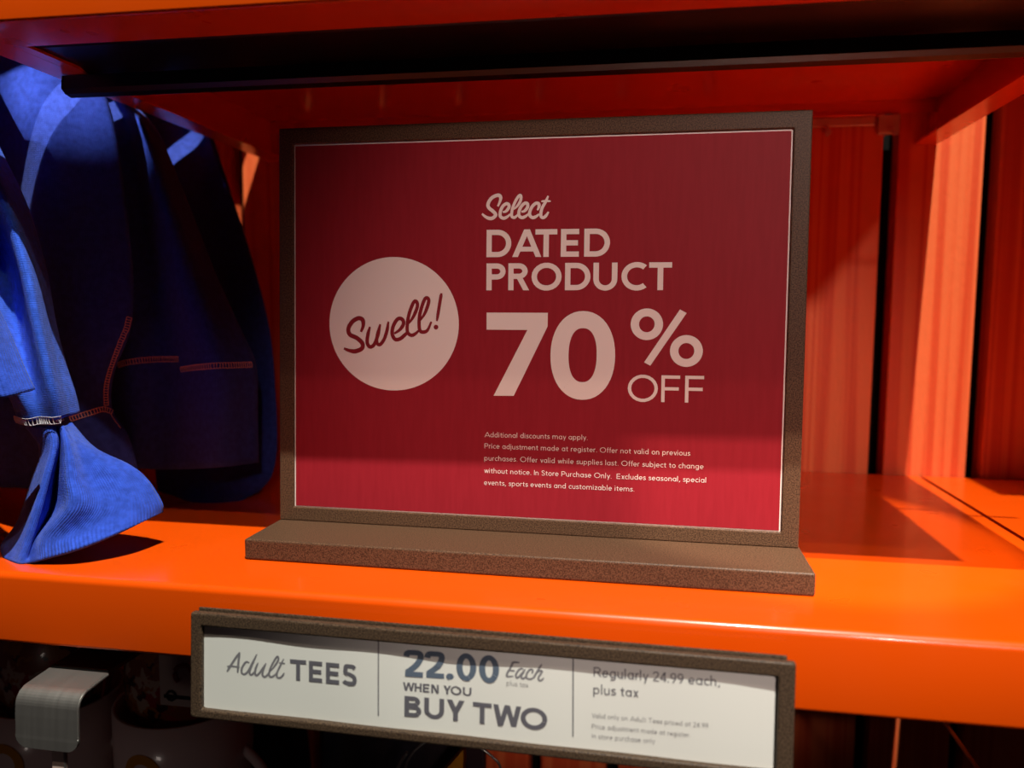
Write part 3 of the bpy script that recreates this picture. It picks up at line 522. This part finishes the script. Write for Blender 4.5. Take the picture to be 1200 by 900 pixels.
# paper card, gently buckled
bm = bmesh.new(); nx, nz = 60, 8; g = []
def wob(u, v): return 0.0030 - 0.0005 * math.sin(u * 9.0 + 0.4) * v - 0.0003 * math.sin(u * 23)
for j in range(nz + 1):
    g.append([bm.verts.new(((-LW / 2 - .003) + (LW + .006) * i / nx, wob(i / nx, j / nz), -LH / 2 - .002 + (LH + .004) * j / nz)) for i in range(nx + 1)])
for j in range(nz):
    for i in range(nx): bm.faces.new((g[j][i], g[j][i + 1], g[j + 1][i + 1], g[j + 1][i]))
r = bmesh.ops.extrude_face_region(bm, geom=bm.faces[:])
for v_ in [e for e in r['geom'] if isinstance(e, bmesh.types.BMVert)]: v_.co.y += 0.0003
bmesh.ops.recalc_face_normals(bm, faces=bm.faces)
card = link('paper_card', bm, M['paper'], strip, smooth=False); tag(card, 'white printed paper card')
def on_card(name, b, m, label, lift=0.06):
    for v_ in b.verts:
        x, z = v_.co.x * MM, v_.co.y * MM
        u = (x + LW / 2 + .003) / (LW + .006); vv = (z + LH / 2 + .002) / (LH + .004)
        v_.co = Vector((x, wob(u, vv) - (lift + v_.co.z * 0.2) * MM, z))
    for f in b.faces:
        f.normal_update()
        if f.normal.y > 0: f.normal_flip()
    o = link(name, b, m, card); tag(o, label); return o
on_card('script_lettering', script(ADULT), M['ink_soft'], 'grey script reading Adult')
b = bmesh.new(); text(b, 'TEES', -86.3, -2.6, -53.4, -2.4, 9.8, 1.95); on_card('product_lettering', b, M['ink_grey'], 'bold grey capitals reading TEES')
b = bmesh.new(); text(b, '22.00', -30.7, 4.3, 12.9, 4.9, 12.2, 2.35); on_card('price_lettering', b, M['ink_blue'], 'bold blue-grey price 22.00')
b = bmesh.new(); text(b, 'WHEN YOU', -31.4, -2.35, 0.4, -2.1, 3.9, 0.75); text(b, 'BUY TWO', -30.5, -14.0, 34.8, -13.55, 9.4, 1.9)
on_card('offer_lettering', b, M['ink_grey'], 'grey capitals reading WHEN YOU BUY TWO')
on_card('each_lettering', script(EACH), M['ink_soft'], 'grey script reading Each')
b = bmesh.new(); text(b, 'plus tax', 16.3, 4.7, 26.0, 4.6, 2.1, 0.2, 0.05)
text(b, 'Valid only on Adult Tees priced at 24.99.', 54.1, -6.0, 103.5, -5.1, 2.1, 0.2, 0.06)
text(b, 'Price adjustment made at register.', 54.2, -10.7, 95.8, -9.9, 2.1, 0.2, 0.06)
text(b, 'In store purchase only', 54.3, -15.0, 81.1, -14.4, 2.1, 0.2, 0.06)
on_card('small_print', b, M['ink_soft'], 'small grey fine print')
b = bmesh.new(); text(b, 'Regularly 24.99 each,', 54.5, 12.1, 107.4, 13.1, 4.2, 0.48, 0.02); text(b, 'plus tax', 54.5, 4.5, 73.8, 4.9, 4.2, 0.48, 0.02)
on_card('regular_price_lettering', b, M['ink_grey'], 'grey text reading Regularly 24.99 each, plus tax')
for xa, xb in ((-43.2, -42.8), (45.5, 46.1)):
    b = bmesh.new(); poly(b, [(xa - .28, 20.5), (xb - .28, -15.0), (xb + .28, -15.0), (xa + .28, 20.5)]); on_card('divider_line', b, M['ink_grey'], None)

# ------------------------------------------------------------------ blue sweatshirts
def cloth(name, rows, m, parent, nu=7, nv=7, back=None, thick=0.0016, extend_up=0.0):
    """smooth surface through control rows (mm); back = depth in mm closes it to a flattened tube"""
    rows = [[Vector(p) * MM for p in r] for r in rows]
    if extend_up:
        top = [p + Vector((-0.03, 0.01, extend_up)) for p in rows[0]]; rows = [top] + rows
    g1 = [smooth_line(r, nu) for r in rows]
    cols = list(zip(*g1)); g = list(zip(*[smooth_line(c, nv) for c in cols]))
    if back:
        full = []
        for r in g:
            n_ = len(r); bk_ = []
            for i in range(n_ - 2, 0, -1):
                t = i / (n_ - 1); d = back * MM * math.sin(math.pi * t) ** 0.5
                e = r[0].lerp(r[-1], t); bk_.append(Vector((e.x, max(e.y, r[i].y) + d, e.z)))
            full.append(list(r) + bk_)
        g = full
    bm = bmesh.new(); uvl = bm.loops.layers.uv.new('UV'); uv = {}
    vs = []; nr = len(g); nc = len(g[0]); mid = nr // 2
    u = [0.0]
    for i in range(1, nc + (1 if back else 0)): u.append(u[-1] + (g[mid][i % nc] - g[mid][i - 1]).length * 1000)
    vv = [0.0]; mc = min(nc // 3, nc - 1)
    for j in range(1, nr): vv.append(vv[-1] + (g[j][mc] - g[j - 1][mc]).length * 1000)
    for j in range(nr): vs.append([bm.verts.new(p) for p in g[j]])
    rng = nc if back else nc - 1
    for j in range(nr - 1):
        for i in range(rng):
            k = (i + 1) % nc
            f = bm.faces.new((vs[j][i], vs[j + 1][i], vs[j + 1][k], vs[j][k]))
            for lp, (a, c) in zip(f.loops, ((u[i], vv[j]), (u[i], vv[j + 1]), (u[i + 1], vv[j + 1]), (u[i + 1], vv[j]))): lp[uvl].uv = (a, c)
    if back: bm.faces.new(vs[0])
    o = link(name, bm, m, parent, smooth=True)
    s = o.modifiers.new('thickness', 'SOLIDIFY'); s.thickness = thick; s.offset = 0
    return o
def stitches(path, target, parent, m, width=3.4, pitch=1.7, lift=1.1):
    """overlock seam: two rails and cross threads snapped onto the cloth"""
    vs = [v_.co.copy() for v_ in target.data.vertices]; fs = [tuple(p.vertices) for p in target.data.polygons]
    tree = BVHTree.FromPolygons(vs, fs)
    pts = smooth_line([Vector(p) * MM for p in path], 14)
    sn = []
    for p in pts:
        hit = tree.find_nearest(p); c = hit[0]; nn = hit[1]
        if nn.y > 0: nn = -nn
        sn.append((c, nn))
    L_ = [0]
    for i in range(1, len(sn)): L_.append(L_[-1] + (sn[i][0] - sn[i - 1][0]).length)
    def at(d):
        for i in range(1, len(sn)):
            if L_[i] >= d:
                t = (d - L_[i - 1]) / max(1e-9, L_[i] - L_[i - 1]); return sn[i - 1][0].lerp(sn[i][0], t), sn[i - 1][1].lerp(sn[i][1], t).normalized(), (sn[i][0] - sn[i - 1][0]).normalized()
        return sn[-1][0], sn[-1][1], (sn[-1][0] - sn[-2][0]).normalized()
    bm = bmesh.new(); up_, dn_ = [], []; k = 0; d = 0
    while d < L_[-1]:
        c, nn, t = at(d); s = t.cross(nn).normalized() * width * MM / 2; o_ = nn * lift * MM
        a, b_ = c + s + o_, c - s + o_; up_.append(a); dn_.append(b_)
        tube(bm, [a, (a + b_) / 2 + nn * 0.0003, b_], 0.00026, 5); d += pitch * MM
    tube(bm, up_, 0.00022, 5); tube(bm, dn_, 0.00022, 5)
    return link('seam_stitching', bm, m, parent, smooth=True)
def rebase(t):
    """origin of the garment to the middle of its foot"""
    lo = Vector((1e9,) * 3); hi = -lo
    for ch in t.children:
        for v_ in ch.data.vertices:
            for i in range(3): lo[i] = min(lo[i], v_.co[i]); hi[i] = max(hi[i], v_.co[i])
    c = Vector(((lo.x + hi.x) / 2, (lo.y + hi.y) / 2, lo.z)); t.location = c
    for ch in t.children:
        for v_ in ch.data.vertices: v_.co -= c
GR = 'blue sweatshirts hanging over the left end of the shelf'
t = thing('sweatshirt', 'rearmost shade-darkened blue sweatshirt hanging nearest the plank wall', 'sweatshirt', group=GR)
n_up = 0.0
cloth('body', CLOTH_REAR, M['knit_shade'], t, back=22, extend_up=n_up); rebase(t)
t = thing('sweatshirt', 'shade-darkened blue sweatshirt with two level seams, hanging just left of the red sign', 'sweatshirt', group=GR)
o = cloth('body', CLOTH_MIDDLE, M['knit_shade'], t, back=16, extend_up=n_up)
stitches(STITCH_MID1, o, t, M['thread_warm']); stitches(STITCH_MID2, o, t, M['thread_warm']); rebase(t)
t = thing('sweatshirt', 'wide shade-darkened blue sweatshirt with a curved seam behind the bright sleeve', 'sweatshirt', group=GR)
o = cloth('body', CLOTH_PANEL, M['knit_shade'], t, back=14, extend_up=n_up)
stitches(STITCH_PANEL1, o, t, M['thread_warm'], 3.0); stitches(STITCH_PANEL2, o, t, M['thread_warm'], 3.0); rebase(t)
t = thing('sweatshirt', 'bright blue sweatshirt sleeve whose ribbed cuff flares on the shelf', 'sweatshirt', group=GR)
o = cloth('sleeve', SLEEVE, M['knit'], t, back=20)
stitches(STITCH_CUFF, o, t, M['thread'], 4.0, 1.5, 2.0)
cf = cloth('cuff', CUFF, M['rib'], t, nu=6, nv=8, thick=0.0018); tag(cf, 'ribbed cuff folded open')
rebase(t)
t = thing('sweatshirt', 'short bright blue ribbed sleeve end at the far left edge', 'sweatshirt', group=GR)
cloth('sleeve', HEM_PIECE, M['rib'], t, back=6); rebase(t)

# ------------------------------------------------------------------ below the shelf: hook, pouches, cups, wires
hk = thing('display_hook', 'brushed steel display hook with square tab under the shelf', 'hook', (-0.082, -0.09, -0.056))
def bent_strip(path, x0, x1, th, rc=0.0):
    """flat bar following a y-z path"""
    bm = bmesh.new(); n = len(path); P2 = [Vector((0, a, b)) for a, b in path]; rows_ = []
    for i, p in enumerate(P2):
        t_ = (P2[min(i + 1, n - 1)] - P2[max(i - 1, 0)]).normalized(); nn = Vector((0, -t_.z, t_.y)) * th / 2
        inset = 0
        if rc:
            d = (P2[-1] - p).length
            if d < rc: inset = rc - math.sqrt(max(0, rc * rc - (rc - d) ** 2))
        rows_.append([bm.verts.new((x0 + inset, *(p + nn).yz)), bm.verts.new((x1 - inset, *(p + nn).yz)), bm.verts.new((x1 - inset, *(p - nn).yz)), bm.verts.new((x0 + inset, *(p - nn).yz))])
    for i in range(n - 1):
        for k in range(4): bm.faces.new((rows_[i][k], rows_[i + 1][k], rows_[i + 1][(k + 1) % 4], rows_[i][(k + 1) % 4]))
    bm.faces.new(rows_[0]); bm.faces.new(rows_[-1][::-1]); bmesh.ops.recalc_face_normals(bm, faces=bm.faces)
    bmesh.ops.bevel(bm, geom=[e for e in bm.edges if abs(e.verts[0].co.x - e.verts[1].co.x) < 1e-5 and e.calc_face_angle(0) > 1.0], offset=0.0004, segments=2, affect='EDGES')
    return bm
path = [(0.012, 0.0045), (0.004, 0.0040), (-0.003, 0.0035)]
path += [(-0.003 - 0.0075 * math.sin(a * math.pi / 20), -0.004 + 0.0075 * math.cos(a * math.pi / 20)) for a in range(1, 11)]
path += [(-0.0108, -0.008), (-0.0110, -0.013), (-0.0111, -0.0175)] + [(-0.0112, -0.0175 - 0.0065 * math.sin(k * math.pi / 12)) for k in range(1, 7)]
link('tab', bent_strip(path, -0.0172, 0.0172, 0.0016, 0.0065), M['steel'], hk, smooth=False)
bm = bmesh.new(); box(bm, -0.0165, 0.0165, 0.0122, BY + 0.09 - 0.0005, 0.0034, 0.0064, 0.0006); link('arm', bm, M['black'], hk)
hs = thing('hanging_strip', 'narrow clear plastic strip dangling below the steel hook tab', 'strip', (-0.0775, -0.0985, -0.13))
bm = bmesh.new(); box(bm, -0.0045, 0.0035, -0.0004, 0.0004, 0.0, 0.0493); link('strip_body', bm, M['card'], hs)
bm = bmesh.new(); tube(bm, [(0.0038, -0.0008, 0.0), (0.0028, -0.0008, 0.0493)], 0.0006); link('strip_edge', bm, M['wire'], hs)

def ellipsoid(bm, c, r, seg=32, rings=18):
    mtx = Matrix.Translation(c) @ Matrix.Diagonal((*r, 1)); bmesh.ops.create_uvsphere(bm, u_segments=seg, v_segments=rings, radius=1, matrix=mtx)
def pouch(label, loc, r, tilt):
    t = thing('printed_pouch', label, 'pouch', loc, (0, tilt, 0), 'printed pouches under the shelf')
    bm = bmesh.new(); ellipsoid(bm, (0, 0, r[2]), r); link('pouch_body', bm, M['film'], t, smooth=True)
    bm = bmesh.new(); tube(bm, [(r[0] * math.cos(a * math.pi / 32), -0.001, r[2] + r[2] * math.sin(a * math.pi / 32)) for a in range(65)], 0.0012, 6, False); link('rim', bm, M['dark_red'], t, smooth=True)
    return t
pouch('round glossy pouch with brown print right of the steel hook', (-0.106, 0.050, -0.165), (0.040, 0.030, 0.050), 0.0)
pouch('round glossy pouch with brown print left of the steel hook', (-0.205, 0.050, -0.168), (0.040, 0.030, 0.050), 0.0)
def cup(label, loc, rr, hh):
    t = thing('printed_cup', label, 'cup', loc, group='pale cups under the shelf')
    bm = bmesh.new(); n_ = 40; prof_ = [(rr * 0.8, 0), (rr * .92, 0.01), (rr, hh * .6), (rr, hh), (rr * .94, hh), (rr * .93, hh * .5), (rr * .5, 0.006)]
    rings_ = [[bm.verts.new((p[0] * math.cos(2 * math.pi * k / n_), p[0] * math.sin(2 * math.pi * k / n_), p[1])) for k in range(n_)] for p in prof_]
    for a, b_ in zip(rings_, rings_[1:]):
        for k in range(n_): bm.faces.new((a[k], a[(k + 1) % n_], b_[(k + 1) % n_], b_[k]))
    bm.faces.new(rings_[0][::-1]); bm.faces.new(rings_[-1]); link('cup_body', bm, M['ceramic'], t, smooth=True)
    bm = bmesh.new()
    def ang(a, z): return Vector(((rr + .0006) * math.sin(a), -(rr + .0006) * math.cos(a), z))
    for a in range(24):
        q = []
        for ra, k in ((0.30, a), (0.30, a + 1), (0.17, a + 1), (0.17, a)):
            th = 2 * math.pi * k / 24; q.append(bm.verts.new(ang(-0.05 + ra * math.cos(th), hh * .66 + rr * 1.1 * ra * math.sin(th))))
        bm.faces.new(q)
    link('ring_print', bm, M['yellow'], t)
    bm = bmesh.new()
    tube(bm, [(rr - .002 + 0.016 * math.sin(k * math.pi / 12), 0, hh * .2 + hh * .45 * k / 12) for k in range(13)], 0.0035, 8); link('handle', bm, M['ceramic'], t, smooth=True)
    return t
cup('pale cup with a yellow ring printed on it, right of the steel hook', (-0.106, 0.05, -0.222), 0.0445, 0.092)
cup('pale cup at the bottom left corner, left of the steel hook', (-0.205, 0.05, -0.225), 0.0445, 0.092)
t = thing('printed_card', 'small pale card with dark red print beside the price strip', 'card', (-0.078, 0.002, -0.110))
bm = bmesh.new(); box(bm, -0.013, 0.020, -0.0006, 0.0006, 0.0, 0.032, 0.0002, 1); link('card_sheet', bm, M['card'], t)
bm = bmesh.new(); tube(bm, [(0.004 + 0.006 * math.cos(a * .45), -0.0012, 0.021 + 0.006 * math.sin(a * .45)) for a in range(10)], 0.0016, 6); link('red_mark', bm, M['dark_red'], t)
bm = bmesh.new(); box(bm, -0.010, 0.016, -0.0012, -0.0007, 0.005, 0.0072); tube(bm, [(-0.005 + 0.003 * math.cos(a * .7), -0.0012, 0.0068 + 0.003 * math.sin(a * .7)) for a in range(10)], 0.0008, 6); link('black_mark', bm, M['dark_ink'], t)

for rows_, lab in ((TEE_LEFT, 'nearly black folded tee hanging below the left half of the price strip'), (TEE_RIGHT, 'nearly black folded tee hanging below the middle of the price strip')):
    t = thing('folded_tee', lab, 'shirt', group='dark tees hanging under the shelf')
    o = cloth('body', rows_, M['black_cloth'], t, back=10)
    bm = bmesh.new(); tube(bm, smooth_line([Vector(p) * MM + Vector((0, -0.0005, 0)) for p in rows_[0]], 5), 0.0022, 8); link('collar', bm, M['black_cloth'], t, smooth=True)
    rebase(t)
def hanger(label, pts, m='wire', r=0.0008):
    t = thing('wire_hanger', label, 'hanger', pts[0], group='thin wires behind the price strip'); q = [Vector(p) - Vector(pts[0]) for p in pts]
    bm = bmesh.new(); tube(bm, smooth_line(q, 6), r, 6); link('wire', bm, M[m], t, smooth=True)
hanger('thin wire arc left of the dark post below the price strip', [(0.0785, 0.05, -0.136), (0.0635, 0.05, -0.1456), (0.0548, 0.05, -0.1552), (0.0503, 0.05, -0.168), (0.049, 0.05, -0.20)])
hanger('straight grey wire prong leftmost below the price strip', [(0.052, 0.05, -0.1535), (0.0455, 0.05, -0.165), (0.030, 0.05, -0.20)], r=0.0011)
hanger('thin wire arc right of the dark post below the price strip', [(0.090, 0.05, -0.139), (0.1025, 0.05, -0.1462), (0.1092, 0.05, -0.1512), (0.1142, 0.05, -0.1576), (0.120, 0.05, -0.18)])
t = thing('post', 'dark upright post behind the price strip', 'post', (0.095, 0.064, -0.30))
bm = bmesh.new(); box(bm, -0.0062, 0.0062, -0.004, 0.004, 0.0, 0.2616, 0.0008); link('post_body', bm, mat('dark_plum_enamel', (0.03, 0.012, 0.016), 0.5), t)
bm = bmesh.new(); box(bm, -0.008, 0.008, -0.005, 0.005, 0.0, 0.004, 0.0006); link('foot_plate', bm, M['black'], t)
t = thing('brass_wedge', 'small amber wedge left of the dark post, at the bottom edge', 'wedge', (0.0735, 0.070, -0.182))
bm = bmesh.new(); v = [bm.verts.new(p) for p in ((-0.006, 0, 0.0), (0.010, 0, 0.0), (0.0115, 0, 0.022), (-0.006, 0.012, 0.0), (0.010, 0.012, 0.0), (0.0115, 0.012, 0.022))]
for f in ((0, 1, 2), (5, 4, 3), (0, 3, 4, 1), (1, 4, 5, 2), (2, 5, 3, 0)): bm.faces.new([v[i] for i in f])
bmesh.ops.recalc_face_normals(bm, faces=bm.faces); bmesh.ops.bevel(bm, geom=list(bm.edges), offset=0.001, segments=2, affect='EDGES')
link('wedge_body', bm, M['yellow'], t)
t = thing('brace', 'thin dark red diagonal brace below the orange shelf, right of the price strip', 'brace', (0.3874, 0.08, -0.1182))
bm = bmesh.new(); tube(bm, [(-0.02, 0, 0.028), (0.0, 0, 0), (0.0184, 0, -0.0255), (0.08, 0, -0.11)], 0.0014, 8); link('rod', bm, M['orange'], t, smooth=True)
